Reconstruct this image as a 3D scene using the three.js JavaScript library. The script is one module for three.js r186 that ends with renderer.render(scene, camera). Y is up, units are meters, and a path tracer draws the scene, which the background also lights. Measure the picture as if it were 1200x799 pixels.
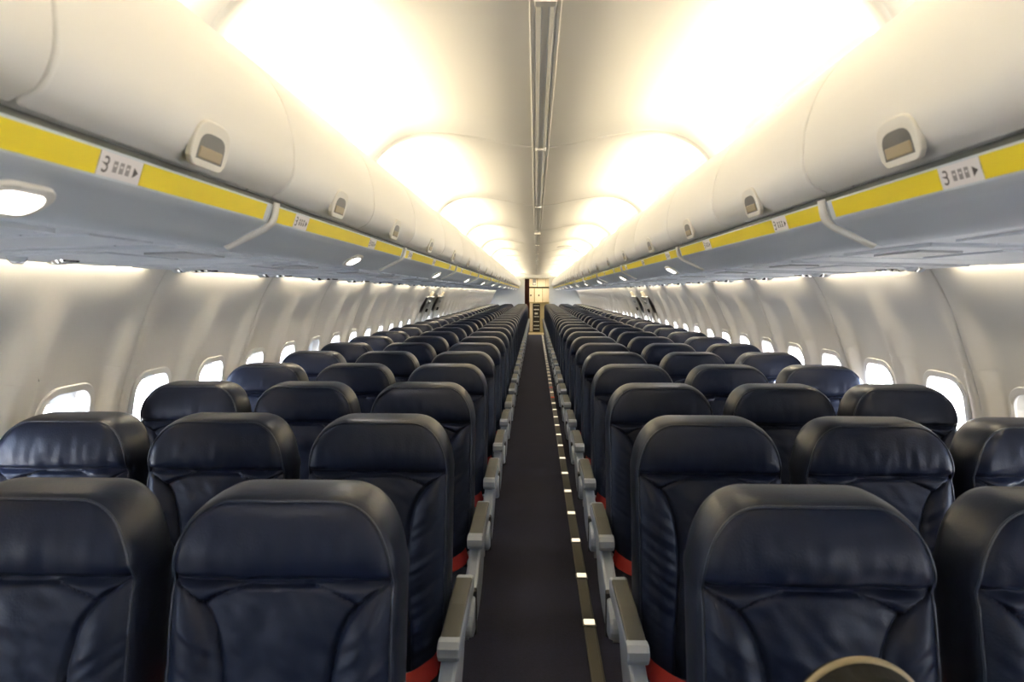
import * as THREE from 'three';
import { RoundedBoxGeometry } from 'three/addons/geometries/RoundedBoxGeometry.js';
import { mergeGeometries, toCreasedNormals } from 'three/addons/utils/BufferGeometryUtils.js';
import { ImprovedNoise } from 'three/addons/math/ImprovedNoise.js';
import { RectAreaLightUniformsLib } from 'three/addons/lights/RectAreaLightUniformsLib.js';

// ------------------------------------------------------------------ camera, sky, light, exposure
const scene = new THREE.Scene();
const renderer = new THREE.WebGLRenderer();
renderer.toneMapping = THREE.LinearToneMapping;
renderer.toneMappingExposure = 1.0;
renderer.shadowMap.enabled = true;
RectAreaLightUniformsLib.init();

const FOCAL = 790, EYE = 1.55, CAMX = -0.021;          // focal length in pixels of the 1200 x 799 frame
const camera = new THREE.PerspectiveCamera(2 * Math.atan(399.5 / FOCAL) * 180 / Math.PI, 1200 / 799, 0.05, 400);
camera.position.set(CAMX, EYE, 0);
{ // the aisle's vanishing point lies at pixel (627.5, 343)
  const yaw = Math.atan((627.5 - 600) / FOCAL), pitch = -Math.atan((399.5 - 343) / Math.hypot(FOCAL, 27.5));
  camera.rotation.set(pitch, yaw, 0, 'YXZ');
}
camera.focus = 5.5; camera.userData.fStop = 5.6;
scene.add(camera);

const SKY = 15.0;
scene.background = new THREE.Color().setRGB(0.80 * SKY, 0.96 * SKY, 1.24 * SKY);   // bright overcast sky outside
const sun = new THREE.DirectionalLight(new THREE.Color().setRGB(1.0, 0.95, 0.86), 220);
sun.position.set(1.66 + 11, 1.0 + 6.5, 12); sun.target.position.set(1.66, 1.0, -2.4); sun.castShadow = true;
Object.assign(sun.shadow.camera, { left: -20, right: 20, top: 20, bottom: -20, near: 0.1, far: 60 }); sun.shadow.mapSize.set(4096, 4096);
scene.add(sun, sun.target);
const COVE = 84, WASH = 76, DOWN = 70, GALLEY = 60;    // radiance of the cabin lamps
const WARM = new THREE.Color().setRGB(1.0, 0.83, 0.54), WARM2 = new THREE.Color().setRGB(1.0, 0.84, 0.58), NEUTRAL = new THREE.Color().setRGB(1.0, 0.93, 0.82);

// ------------------------------------------------------------------ helpers
let seed = 7;
const rnd = () => { seed = (seed * 1664525 + 1013904223) >>> 0; return seed / 4294967296; };
const noise = new ImprovedNoise();
const N3 = (x, y, z) => noise.noise(x, y, z);
const smooth = (a, b, x) => { const t = Math.min(1, Math.max(0, (x - a) / (b - a))); return t * t * (3 - 2 * t); };
const lerp = (a, b, t) => a + (b - a) * t;
const names = new Map();
function numbered(n) { const k = names.get(n) ?? 0; names.set(n, k + 1); return k ? n + '_' + String(k).padStart(3, '0') : n; }
const ORD = ['zeroth', 'first', 'second', 'third', 'fourth', 'fifth', 'sixth', 'seventh', 'eighth', 'ninth', 'tenth', 'eleventh', 'twelfth', 'thirteenth', 'fourteenth', 'fifteenth', 'sixteenth', 'seventeenth', 'eighteenth', 'nineteenth', 'twentieth'];
function ordinal(n) { if (n <= 20) return ORD[n]; const tens = { 2: 'twenty', 3: 'thirty', 4: 'forty' }, tenth = { 30: 'thirtieth', 40: 'fortieth' }; return n % 10 ? tens[Math.floor(n / 10)] + '-' + ORD[n % 10] : tenth[n]; }
function finish(m) { m.castShadow = true; m.receiveShadow = true; return m; }
function obj(name, geo, mat, parent) { const m = finish(new THREE.Mesh(geo, mat)); m.name = parent && parent !== scene ? name : numbered(name); (parent ?? scene).add(m); return m; }
function thing(name, label, category, group, at = [0, 0, 0]) {
  const g = new THREE.Group(); g.name = numbered(name); g.position.set(...at); g.userData = { label, category };
  if (group) g.userData.group = group;
  scene.add(g); return g;
}
function struct(name, label, category) { const g = new THREE.Group(); g.name = name; g.userData = { kind: 'structure', label, category }; scene.add(g); return g; }
const sideWord = (s) => (s > 0 ? 'floor-light side' : 'side without floor lights');

// extrude a closed polygon of [a, b] along an axis; plane 'xy' extrudes along z, plane 'zy' along x
function poly(pts, depth, bevel = 0.003, seg = 2, curve = 4) {
  const s = new THREE.Shape(pts.map((p) => new THREE.Vector2(p[0], p[1])));
  return new THREE.ExtrudeGeometry(s, { depth: Math.max(1e-4, depth - 2 * bevel), bevelEnabled: bevel > 0, bevelSize: bevel, bevelThickness: bevel, bevelOffset: -bevel, bevelSegments: seg, curveSegments: curve }).translate(0, 0, bevel);
}
function polyX(pts, width, bevel = 0.003, seg = 2) { // pts are [z, y]; result spans x in [-width/2, width/2]
  const g = poly(pts.map((p) => [p[0], p[1]]), width, bevel, seg);
  // shape (X = z, Y = y, Z = extrusion) -> (x = -Z, y = Y, z = X) keeps handedness
  g.applyMatrix4(new THREE.Matrix4().set(0, 0, -1, width / 2, 0, 1, 0, 0, 1, 0, 0, 0, 0, 0, 0, 1));
  return g;
}
const box = (w, h, d, x = 0, y = 0, z = 0) => new THREE.BoxGeometry(w, h, d).translate(x, y, z);
const rbox = (w, h, d, r, x = 0, y = 0, z = 0, seg = 2) => new RoundedBoxGeometry(w, h, d, seg, r).translate(x, y, z);
function roundRect(w, h, r, n = 5) { // counter-clockwise outline
  const out = [];
  for (const [cx, cy, a0] of [[w / 2 - r, h / 2 - r, 0], [-w / 2 + r, h / 2 - r, 90], [-w / 2 + r, -h / 2 + r, 180], [w / 2 - r, -h / 2 + r, 270]])
    for (let i = 0; i <= n; i++) { const a = (a0 + 90 * i / n) * Math.PI / 180; out.push([cx + r * Math.cos(a), cy + r * Math.sin(a)]); }
  return out;
}
function gridGeo(nu, nv, P, flip = false) {
  const pos = [], uv = [], idx = [];
  for (let j = 0; j <= nv; j++) for (let i = 0; i <= nu; i++) { const p = P(i / nu, j / nv); pos.push(p[0], p[1], p[2]); uv.push(p[3] ?? i / nu, p[4] ?? j / nv); }
  for (let j = 0; j < nv; j++) for (let i = 0; i < nu; i++) {
    const a = j * (nu + 1) + i, b = a + 1, c = a + nu + 1, d = c + 1;
    if (flip) idx.push(a, c, b, b, c, d); else idx.push(a, b, c, b, d, c);
  }
  const g = new THREE.BufferGeometry();
  g.setAttribute('position', new THREE.Float32BufferAttribute(pos, 3)); g.setAttribute('uv', new THREE.Float32BufferAttribute(uv, 2)); g.setIndex(idx); g.computeVertexNormals(); return g;
}
const clean = (g) => { const n = g.index ? g.toNonIndexed() : g; for (const k of Object.keys(n.attributes)) if (!['position', 'normal', 'uv'].includes(k)) n.deleteAttribute(k); return n; };
const merge = (list) => mergeGeometries(list.map(clean));
function catmull(pts, n) { // smooth polyline through [x, y] points
  const c = new THREE.CatmullRomCurve3(pts.map((p) => new THREE.Vector3(p[0], p[1], 0)), false, 'centripetal');
  return c.getPoints(n).map((v) => [v.x, v.y]);
}

// ------------------------------------------------------------------ materials
function noiseTex(size, f, cell = 1) {
  const data = new Uint8Array(size * size * 4);
  for (let y = 0; y < size; y++) for (let x = 0; x < size; x++) { const v = f(x, y), o = (y * size + x) * 4; for (let c = 0; c < 3; c++) data[o + c] = Math.max(0, Math.min(255, (Array.isArray(v) ? v[c] : v) * 255)); data[o + 3] = 255; }
  const t = new THREE.DataTexture(data, size, size); t.wrapS = t.wrapT = THREE.RepeatWrapping; t.magFilter = THREE.LinearFilter; t.minFilter = THREE.LinearMipmapLinearFilter; t.generateMipmaps = true; t.needsUpdate = true; return t;
}
const per = (x, y, s, k) => { // periodic noise by blending
  const u = x / s, v = y / s; const f = (a, b) => N3(a * k, b * k, k * 1.7);
  return lerp(lerp(f(u, v), f(u - 1, v), u), lerp(f(u, v - 1), f(u - 1, v - 1), u), v);
};
const leatherBump = noiseTex(256, (x, y) => 0.5 + 0.35 * per(x, y, 256, 44) + 0.25 * per(x, y, 256, 90)); leatherBump.repeat.set(5, 5);
const carpetColor = noiseTex(512, (x, y) => { const n = per(x, y, 512, 130) * 0.5 + per(x, y, 512, 60) * 0.35 + per(x, y, 512, 9) * 0.2 + (rnd() - 0.5) * 0.35, g = 1 + 0.55 * n; return [0.120 * g, 0.117 * g, 0.190 * g]; }); carpetColor.colorSpace = THREE.SRGBColorSpace;
const carpetBump = noiseTex(256, () => rnd());
carpetColor.repeat.set(1, 1); carpetBump.repeat.set(3, 3);

const std = (rgb, rough = 0.5, more = {}) => new THREE.MeshPhysicalMaterial({ color: new THREE.Color().setRGB(...rgb), roughness: rough, side: THREE.DoubleSide, ...more });
const M = {
  leather: std([0.0050, 0.0088, 0.0245], 0.42, { bumpMap: leatherBump, bumpScale: 0.0006, specularIntensity: 0.40 }),
  leatherB: std([0.0056, 0.0096, 0.0255], 0.45, { bumpMap: leatherBump, bumpScale: 0.0006, specularIntensity: 0.40 }),
  leatherC: std([0.0046, 0.0080, 0.0225], 0.40, { bumpMap: leatherBump, bumpScale: 0.0006, specularIntensity: 0.40 }),
  gusset: std([0.008, 0.011, 0.022], 0.36, { bumpMap: leatherBump, bumpScale: 0.0006, specularIntensity: 0.55 }),
  piping: std([0.012, 0.018, 0.034], 0.4),
  shell: std([0.03, 0.032, 0.036], 0.5),
  cushion: std([0.012, 0.018, 0.034], 0.5),
  armGrey: std([0.27, 0.30, 0.35], 0.38),
  armPad: std([0.040, 0.040, 0.034], 0.45),
  black: std([0.012, 0.012, 0.013], 0.5),
  metal: std([0.55, 0.55, 0.55], 0.3, { metalness: 1 }),
  belt: std([0.36, 0.018, 0.012], 0.7),
  bin: std([0.83, 0.81, 0.77], 0.42),
  binTrim: std([0.76, 0.74, 0.70], 0.45),
  latchFrame: std([0.80, 0.77, 0.70], 0.4),
  latch: std([0.16, 0.155, 0.145], 0.30, { metalness: 0.5 }),
  latchFlap: std([0.36, 0.29, 0.18], 0.4),
  seal: std([0.10, 0.11, 0.10], 0.55),
  yellow: std([0.80, 0.64, 0.015], 0.42),
  rail: std([0.60, 0.65, 0.71], 0.42),
  psu: std([0.64, 0.68, 0.74], 0.45),
  psuSign: std([0.42, 0.44, 0.47], 0.4),
  psuDark: std([0.20, 0.21, 0.22], 0.5),
  chrome: std([0.75, 0.75, 0.75], 0.18, { metalness: 1 }),
  wall: std([0.74, 0.725, 0.70], 0.5),
  reveal: std([0.82, 0.82, 0.82], 0.45),
  shade: std([0.80, 0.80, 0.80], 0.7, { transmission: 0.25, thickness: 0 }),
  glass: new THREE.MeshPhysicalMaterial({ color: 0xffffff, roughness: 0.02, transmission: 1, thickness: 0, ior: 1.3 }),
  ceiling: std([0.87, 0.865, 0.85], 0.5),
  spine: std([0.84, 0.84, 0.83], 0.5),
  crown: std([0.35, 0.35, 0.34], 0.8),
  carpet: new THREE.MeshStandardMaterial({ map: carpetColor, bumpMap: carpetBump, bumpScale: 0.002, roughness: 0.95 }),
  strip: std([0.085, 0.075, 0.045], 0.4),
  bulk: std([0.70, 0.72, 0.72], 0.5),
  galley: std([0.78, 0.70, 0.55], 0.45),
  galleyDark: std([0.02, 0.018, 0.015], 0.5),
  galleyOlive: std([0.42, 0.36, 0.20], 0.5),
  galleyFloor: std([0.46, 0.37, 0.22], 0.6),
  steel: std([0.62, 0.62, 0.60], 0.35, { metalness: 0.7 }),
  curtain: std([0.075, 0.018, 0.010], 0.85),
  bag: std([0.009, 0.009, 0.008], 0.7, { specularIntensity: 0.3 }),
  bagTrim: std([0.24, 0.19, 0.105], 0.55),
  apron: std([0.45, 0.44, 0.42], 0.9),
  hull: std([0.75, 0.76, 0.78], 0.4),
};
const glow = (c, k) => new THREE.MeshStandardMaterial({ color: 0x222222, emissive: c, emissiveIntensity: k, roughness: 0.6 });
M.coveGlow = glow(WARM, 3); M.washGlow = glow(WARM2, 3); M.downGlow = glow(NEUTRAL, 7); M.pathGlow = glow(new THREE.Color().setRGB(1, 0.88, 0.66), 1.25); M.redGlow = glow(new THREE.Color().setRGB(1, 0.08, 0.03), 0.6); M.galleyGlow = glow(new THREE.Color().setRGB(1, 0.85, 0.6), 3); M.signGlow = glow(new THREE.Color().setRGB(1, 0.82, 0.5), 0.9);

function rectLight(color, k, w, h, at, toward) { // at / toward in world coordinates; w runs along z
  const l = new THREE.RectAreaLight(color, k, w, h);
  l.position.set(...at); const dir = new THREE.Vector3(...toward).sub(l.position).normalize();
  const z = dir.clone().negate(), x = new THREE.Vector3(0, 0, 1); x.addScaledVector(z, -x.dot(z)).normalize();
  const y = new THREE.Vector3().crossVectors(z, x);
  l.quaternion.setFromRotationMatrix(new THREE.Matrix4().makeBasis(x, y, z));
  return l;
}

// ------------------------------------------------------------------ the cabin's section and its rhythm (d = distance ahead of the camera, world z = -d)
const R = 1.74, YC = 0.70, D0 = -1.4, D1 = 25.0;
const wallX = (y) => Math.sqrt(Math.max(0, R * R - (y - YC) * (y - YC)));
const BINS = [-0.749, 0.013, 0.775, 1.537, 2.299, 3.08]; while (BINS[BINS.length - 1] < 24.2) BINS.push(BINS[BINS.length - 1] + 1.016);
const BAYS = [-1.4, 0.013, 1.537, 3.08]; for (let d = 5.112; d < 24.4; d += 2.032) BAYS.push(d); BAYS[BAYS.length - 1] = D1;
BINS[0] = -1.4; BINS[BINS.length - 1] = D1 - 0.02;

// ---- ground outside, hull crown
{ const g = obj('ground', box(300, 0.4, 300, 0, -3.0, -12), M.apron); g.userData = { kind: 'structure', label: 'pale concrete apron outside the cabin windows', category: 'ground' }; }
{
  const g = struct('roof', 'curved fuselage crown above the cabin ceiling', 'roof');
  const a0 = Math.asin((1.64 - YC) / (R + 0.09));
  const geo = gridGeo(24, 1, (u, v) => { const a = lerp(a0, Math.PI - a0, u); return [Math.cos(a) * (R + 0.09), YC + Math.sin(a) * (R + 0.09), lerp(-D0, -D1 - 2.6, v)]; });
  const geo2 = gridGeo(24, 1, (u, v) => { const a = lerp(a0, Math.PI - a0, u); return [Math.cos(a) * (R + 0.06), YC + Math.sin(a) * (R + 0.06), lerp(-D0, -D1 - 2.6, v)]; });
  obj('crown_skin', merge([geo, geo2]), M.crown, g);
}
// ---- floor
{
  const f = struct('floor', 'dark navy carpeted cabin floor along the aisle', 'floor');
  const c = gridGeo(2, 26, (u, v) => { const x = lerp(-1.62, 1.62, u), d = lerp(D0, D1, v); return [x, 0, -d, x, d]; }, false);
  obj('carpet', c, M.carpet, f);
  obj('subfloor', box(3.28, 0.06, D1 - D0 + 2.4, 0, -0.04, -(D0 + D1 + 2.4) / 2), M.crown, f);
  obj('galley_flooring', box(3.0, 0.012, 2.0, 0, -0.002, -D1 - 1.005), M.galleyFloor, f);
  obj('threshold', box(0.9, 0.014, 0.07, 0.03, 0.004, -D1 + 0.02), M.galleyFloor, f);
}
// ---- side walls: liner panels with a window reveal each, an outer skin and the light trough edge
const WP = 1.08, WIN0 = 2.61, WINY = 1.005, HW = 0.130, HH = 0.197, PANEW = 0.114, PANEH = 0.176;
const seams = []; for (let d = WIN0 - 4 * WP; d < D1 + 2 * WP; d += WP) seams.push(d);
const windows = [];
const S_C = Math.asin((WINY - YC) / R) * R, S_LO = Math.asin((-0.03 - YC) / R) * R, S_HI = Math.asin((1.665 - YC) / R) * R;
const reliefAt = (dz, s) => { // 0 in a window bay, 1 on the pillar between
  const t = smooth(0.168, 0.228, Math.abs(dz)); return t * (1 - smooth(S_HI - 0.40, S_HI - 0.12, s));
};
function wallPanel(side, d0, d1, wins) {
  const P = (d, s, off) => { const a = s / R, r = R - off; return [side * Math.cos(a) * r, YC + Math.sin(a) * r, -d, d * 0.8, s * 0.8]; };
  const winOf = (d) => wins.reduce((b, w) => (Math.abs(d - w) < Math.abs(d - b) ? w : b), wins[0]);
  const L = (d, s) => { const edge = Math.min(d - d0, d1 - d); return -0.022 * (1 - smooth(S_HI - 0.40, S_HI - 0.12, s)) + 0.038 * reliefAt(d - winOf(d), s) - 0.010 * (1 - smooth(0, 0.007, edge)); };
  const parts = [], nd = 28;
  const us = []; for (let i = 0; i <= nd; i++) us.push(i / nd); us.splice(1, 0, 0.003, 0.0065); us.splice(us.length - 1, 0, 1 - 0.0065, 1 - 0.003);
  const flip = side > 0;
  const strip = (s0, s1, n) => parts.push(gridGeo(us.length - 1, n, (u, v) => { const d = lerp(d0, d1, us[Math.round(u * (us.length - 1))]), s = lerp(s0, s1, v); return P(d, s, L(d, s)); }, flip));
  const B = 0.27;
  strip(S_LO, S_C - B, 6); strip(S_C + B, S_HI, 10);
  // band with windows
  const cuts = [d0, ...wins.slice(1).map((w, i) => (w + wins[i]) / 2), d1];
  wins.forEach((w, k) => {
    const dense = (o) => o.flatMap((p, i) => { const q = o[(i + 1) % o.length], m = (i + 1) % 8 ? 1 : 7; return Array.from({ length: m }, (_, j) => [lerp(p[0], q[0], j / m), lerp(p[1], q[1], j / m)]); });
    const hole = dense(roundRect(2 * HW, 2 * HH, 0.075, 7)), pane = dense(roundRect(2 * PANEW, 2 * PANEH, 0.07, 7)), n = hole.length;
    const rect = hole.map(([x, y]) => { // project the outline on to the cell's rectangle
      const xl = x > 0 ? cuts[k + 1] - w : w - cuts[k], t = Math.min(xl / Math.max(1e-9, Math.abs(x)), B / Math.max(1e-9, Math.abs(y))); return [x * t, y * t];
    });
    // snap the point nearest to each corner on to the corner
    for (const [sx, sy] of [[1, 1], [-1, 1], [-1, -1], [1, -1]]) { const cx = sx > 0 ? cuts[k + 1] - w : cuts[k] - w, cy = sy * B; let best = 0, bd = 9; rect.forEach((p, i) => { const q = Math.hypot(p[0] - cx, p[1] - cy); if (q < bd) { bd = q; best = i; } }); rect[best] = [cx, cy]; }
    const rings = [0, 0.012, 0.03, 0.1, 0.2, 0.3, 0.4, 0.5, 0.6, 0.7, 0.8, 0.9, 1].map((t) => [t, 0]);
    parts.push(gridGeo(n, rings.length - 1, (u, v) => {
      const i = Math.round(u * n) % n, t = rings[Math.round(v * (rings.length - 1))][0];
      const x = lerp(rect[i][0], hole[i][0], t), y = lerp(rect[i][1], hole[i][1], t); return P(w + x, S_C + y, L(w + x, S_C + y));
    }, !flip));
    // reveal from the liner out to the pane, and the outer skin's hole
    parts.push(gridGeo(n, 3, (u, v) => { const i = Math.round(u * n) % n, t = Math.min(1, v * 1.5), dep = lerp(0.022, 0.085, v); const x = lerp(hole[i][0], pane[i][0], t), y = lerp(hole[i][1], pane[i][1], t); return P(w + x, S_C + y, -dep); }, !flip));
    parts.push(gridGeo(n, 1, (u, v) => { const i = Math.round(u * n) % n; const x = lerp(pane[i][0], rect[i][0], v), y = lerp(pane[i][1], rect[i][1], v); return P(w + x, S_C + y, -0.085); }, !flip));
    windows.push([side, w]);
  });
  // outer skin above and below the windows
  for (const [a, b, n] of [[S_LO, S_C - B, 4], [S_C + B, S_HI + 0.12, 5]]) parts.push(gridGeo(1, n, (u, v) => P(lerp(d0, d1, u), lerp(a, b, v), -0.085), !flip));
  return merge(parts);
}
const walls = { [-1]: struct('wall_left', 'cream sidewall lining with windows, side without floor lights', 'wall'), 1: struct('wall_right', 'cream sidewall lining with windows, floor-light side', 'wall') };
for (const s of [-1, 1]) for (let i = 0; i + 1 < seams.length; i++) {
  const d0 = seams[i], d1 = seams[i + 1]; if (d0 > D1) continue;
  // each panel in the world's place; the base geometry is built once and shifted
  if (!walls['g' + s]) walls['g' + s] = wallPanel(s, 0.002, WP - 0.002, [0.27, 0.81]);
  else { windows.push([s, d0 + 0.27], [s, d0 + 0.81]); }
  if (i === 0) { windows[windows.length - 2][1] = d0 + 0.27; windows[windows.length - 1][1] = d0 + 0.81; }
  const m = obj('wall_panel', walls['g' + s], M.wall, walls[s]); m.position.z = -d0;
}
{ // windows: bezel, pane, shade
  const ring = new THREE.Shape(roundRect(2 * HW + 0.035, 2 * HH + 0.035, 0.09, 7).map((p) => new THREE.Vector2(...p)));
  ring.holes.push(new THREE.Path(roundRect(2 * HW - 0.006, 2 * HH - 0.006, 0.073, 7).map((p) => new THREE.Vector2(...p))));
  const bezel = new THREE.ExtrudeGeometry(ring, { depth: 0.004, bevelEnabled: true, bevelSize: 0.004, bevelThickness: 0.004, bevelSegments: 2 });
  const pane = poly(roundRect(2 * PANEW + 0.004, 2 * PANEH + 0.004, 0.07, 7), 0.003, 0);
  for (const q of [bezel, pane]) { const t = q.attributes.position; for (let i = 0; i < t.count; i++) t.setZ(i, t.getZ(i) + t.getY(i) ** 2 / (2 * R)); q.computeVertexNormals(); }
  const a = (WINY - YC) / R, ang = Math.asin(a);
  let n = 0;
  const openness = [0.05, 0.08, 0.03, 0.3, 0.06, 0.04, 0.1, 0.05];
  for (const [s, d] of windows) {
    n++;
    const g = new THREE.Group(); g.name = 'window_' + n; const k = Math.round((d + 5) / 0.54);
    g.userData = { kind: 'structure', label: 'rounded cabin window with white bezel in the ' + (s > 0 ? 'floor-light side wall' : 'wall without floor lights'), category: 'window', group: 'cabin windows' };
    g.position.set(s * Math.cos(ang) * R, YC + Math.sin(ang) * R, -d);
    // local z points into the cabin and up along the lining's normal
    const zz = new THREE.Vector3(-s * Math.cos(ang), -Math.sin(ang), 0), yy = new THREE.Vector3(-s * Math.sin(ang), Math.cos(ang), 0), xx = new THREE.Vector3().crossVectors(yy, zz);
    g.quaternion.setFromRotationMatrix(new THREE.Matrix4().makeBasis(xx, yy, zz));
    scene.add(g);
    const b = obj('bezel', bezel, M.reveal, g); b.position.z = -0.021;
    const p = obj('pane', pane, M.glass, g); p.position.z = -0.083;
    let open = openness[k % 8]; if (s > 0 && d > 1.9 && d < 2.6) open = 0.96;
    const h = 2 * PANEH * open + 0.02, sh = obj('window_shade', box(2 * PANEW + 0.02, h, 0.004), M.shade, g); sh.position.set(0, PANEH + 0.02 - h / 2, -0.06);
  }
}
// ---- overwing exit doors in both walls
let doorN = 0;
for (const s of [-1, 1]) for (const [k, d] of [9.74, 10.82].entries()) {
  const g = new THREE.Group(); g.name = 'door_' + (++doorN); g.userData = { kind: 'structure', label: 'pale overwing exit hatch with dark pull handle, ' + (k ? 'closer to the galley' : 'further from the galley') + ', ' + sideWord(s), category: 'exit door' };
  g.position.set(0, 0, -d); scene.add(g);
  const off = (y, o) => { const a = Math.asin((y - YC) / R); return [s * Math.cos(a) * (R - o), YC + Math.sin(a) * (R - o)]; };
  const plate = (z0, z1, y0, y1, o0, o1, mat, name) => obj(name, merge([gridGeo(1, 10, (u, v) => { const [x, y] = off(lerp(y0, y1, v), o1); return [x, y, lerp(z0, z1, u)]; }, s > 0), gridGeo(3, 10, (u, v) => { const t = [[0, 0], [0, 1], [0, 1], [0, 0]][Math.round(u * 3)], o = t[1] ? o1 : o0; const [x, y] = off(lerp(y0, y1, v), o); return [x, y, u < 0.5 ? z0 : z1]; }), gridGeo(1, 1, (u, v) => { const [x, y] = off(y1, lerp(o0, o1, v)); return [x, y, lerp(z0, z1, u)]; })]), mat, g);
  plate(-0.27, -0.16, 0.42, 1.48, -0.045, 0.020, M.reveal, 'door_post'); plate(0.16, 0.27, 0.42, 1.48, -0.045, 0.020, M.reveal, 'door_post');
  plate(-0.27, 0.27, 1.27, 1.50, -0.045, 0.024, M.reveal, 'door_header');
  plate(-0.05, 0.05, 1.285, 1.33, 0.02, 0.042, M.black, 'pull_handle'); plate(-0.08, 0.08, 1.405, 1.44, 0.02, 0.034, M.psuSign, 'handle_cover');
  plate(-0.09, 0.09, 1.51, 1.57, 0.0, 0.02, M.signGlow, 'exit_sign');
}
// ---- front wall behind the camera, rear bulkhead
{
  const w = struct('wall_front', 'pale partition closing the front of the cabin', 'wall');
  obj('bulkhead_panel', box(3.6, 2.6, 0.06, 0, 1.25, -D0 + 0.03), M.bulk, w);
  const r = struct('wall_rear', 'pale grey rear bulkhead around the galley doorway', 'wall');
  const yTop = (x) => 2.4;
  obj('bulkhead_panel', rbox(1.75 - 0.42, 2.45, 0.05, 0.008, -(1.75 + 0.42) / 2, 1.22, -D1 - 0.025), M.bulk, r);
  obj('bulkhead_panel', rbox(1.75 - 0.48, 2.45, 0.05, 0.008, (1.75 + 0.48) / 2, 1.22, -D1 - 0.025), M.bulk, r);
  obj('header_panel', rbox(0.90, 0.36, 0.05, 0.008, 0.03, 2.27, -D1 - 0.025), M.bulk, r);
  obj('galley_back_panel', box(3.6, 2.7, 0.05, 0, 1.25, -D1 - 2.1), M.galley, r);
  obj('galley_side_panel', box(0.04, 2.5, 2.05, -1.2, 1.25, -D1 - 1.06), M.galley, r);
  obj('galley_side_panel', box(0.04, 2.5, 2.05, 1.2, 1.25, -D1 - 1.06), M.galley, r);
  obj('galley_ceiling_panel', box(2.4, 0.04, 2.05, 0, 2.2, -D1 - 1.06), M.galley, r);
}

// ------------------------------------------------------------------ ceiling: domed panels between ribs, spine, coves with lamps
{
  const c = struct('ceiling', 'cream arched cabin ceiling with glowing coves and a central spine', 'ceiling');
  const rib = [[0.03, 2.202], [0.14, 2.215], [0.27, 2.243], [0.40, 2.262], [0.50, 2.268], [0.58, 2.258], [0.66, 2.225], [0.72, 2.180], [0.755, 2.130], [0.78, 2.05], [0.785, 1.98]];
  const mid = [[0.03, 2.202], [0.14, 2.217], [0.27, 2.247], [0.40, 2.273], [0.52, 2.291], [0.63, 2.293], [0.73, 2.275], [0.81, 2.235], [0.86, 2.170], [0.88, 2.09], [0.885, 1.98]];
  const n = 40, rc = catmull(rib, n), mc = catmull(mid, n);
  for (let b = 0; b + 1 < BAYS.length; b++) for (const s of [-1, 1]) {
    const d0 = BAYS[b] + 0.004, d1 = BAYS[b + 1] - 0.004, nz = 36;
    const ts = Array.from({ length: nz + 1 }, (_, i) => { const t = i / nz; return 0.5 - 0.5 * Math.cos(Math.PI * t); });
    const geo = gridGeo(n, nz, (u, v) => {
      const d = lerp(d0, d1, ts[Math.round(v * nz)]), i = Math.round(u * n), e = Math.min(d - d0, d1 - d);
      const k = smooth(0.0, 0.34, e) * 0.96 + 0.04 * smooth(0, 0.5, e), lip = 0.014 * (1 - smooth(0, 0.008, e));
      return [s * lerp(rc[i][0], mc[i][0], k), lerp(rc[i][1], mc[i][1], k) + lip, -d];
    }, s < 0);
    obj('ceiling_panel', geo, M.ceiling, c);
  }
  // closing flanges behind the gaps
  for (let b = 1; b + 1 < BAYS.length; b++) obj('rib_joint', gridGeo(2 * n, 1, (u, v) => { const k = Math.round(u * 2 * n) - n, p = rc[Math.abs(k)]; return [Math.sign(k || 1) * p[0], p[1] + 0.012, -BAYS[b] + lerp(0.012, -0.012, v)]; }), M.spine, c);
  // spine
  for (let b = 0; b + 1 < BAYS.length; b++) {
    const L = BAYS[b + 1] - BAYS[b] - 0.02, z = -(BAYS[b] + BAYS[b + 1]) / 2;
    obj('spine_strip', poly([[-0.026, 2.206], [-0.026, 2.200], [-0.020, 2.196], [-0.008, 2.193], [0.008, 2.193], [0.020, 2.196], [0.026, 2.200], [0.026, 2.206]], L, 0, 1).translate(0, 0, z - L / 2), M.spine, c);
    for (const s of [-1, 1]) obj('spine_rail', rbox(0.012, 0.008, L + 0.02, 0.003, s * 0.031, 2.2005, z), M.ceiling, c), obj('spine_line', box(0.003, 0.002, L, s * 0.009, 2.1930, z), M.psu, c);
    if (b) obj('spine_clip', rbox(0.05, 0.012, 0.03, 0.003, 0, 2.190, -BAYS[b]), M.ceiling, c);
  }
  // top rail of the bins hiding the lamps, the troughs
  for (const s of [-1, 1]) {
    const pts = [[0.728, 2.112], [0.742, 2.133], [0.752, 2.133], [0.748, 2.108]];
    const g = poly(pts.map(([x, y]) => [s * x, y]), D1 - D0, 0.002, 1); obj('cove_rail', g.translate(0, 0, -D1), M.binTrim, c);
    obj('cove_trough', box(0.20, 0.012, D1 - D0, s * 0.84, 1.975, -(D0 + D1) / 2), M.ceiling, c);
    for (let b = 0; b + 1 < BAYS.length; b++) {
      const gap = 0.26, L = BAYS[b + 1] - BAYS[b] - gap, z = -(BAYS[b] + BAYS[b + 1]) / 2;
      const lamp = obj('cove_lamp', new THREE.CylinderGeometry(0.013, 0.013, L, 12).rotateX(Math.PI / 2), M.coveGlow, c); lamp.position.set(s * 0.790, 2.112, z);
      c.add(rectLight(WARM, COVE, L, 0.03, [s * 0.784, 2.132, z], [s * 0.30, 2.335, z]));
    }
  }
  obj('spine_beacon', rbox(0.07, 0.035, 0.12, 0.008, 0.0, 2.186, -7.35), M.binTrim, c);
  obj('ceiling_hatch', rbox(0.24, 0.012, 0.36, 0.004, 0.42, 2.262, -10.6), M.reveal, c);
}

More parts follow.
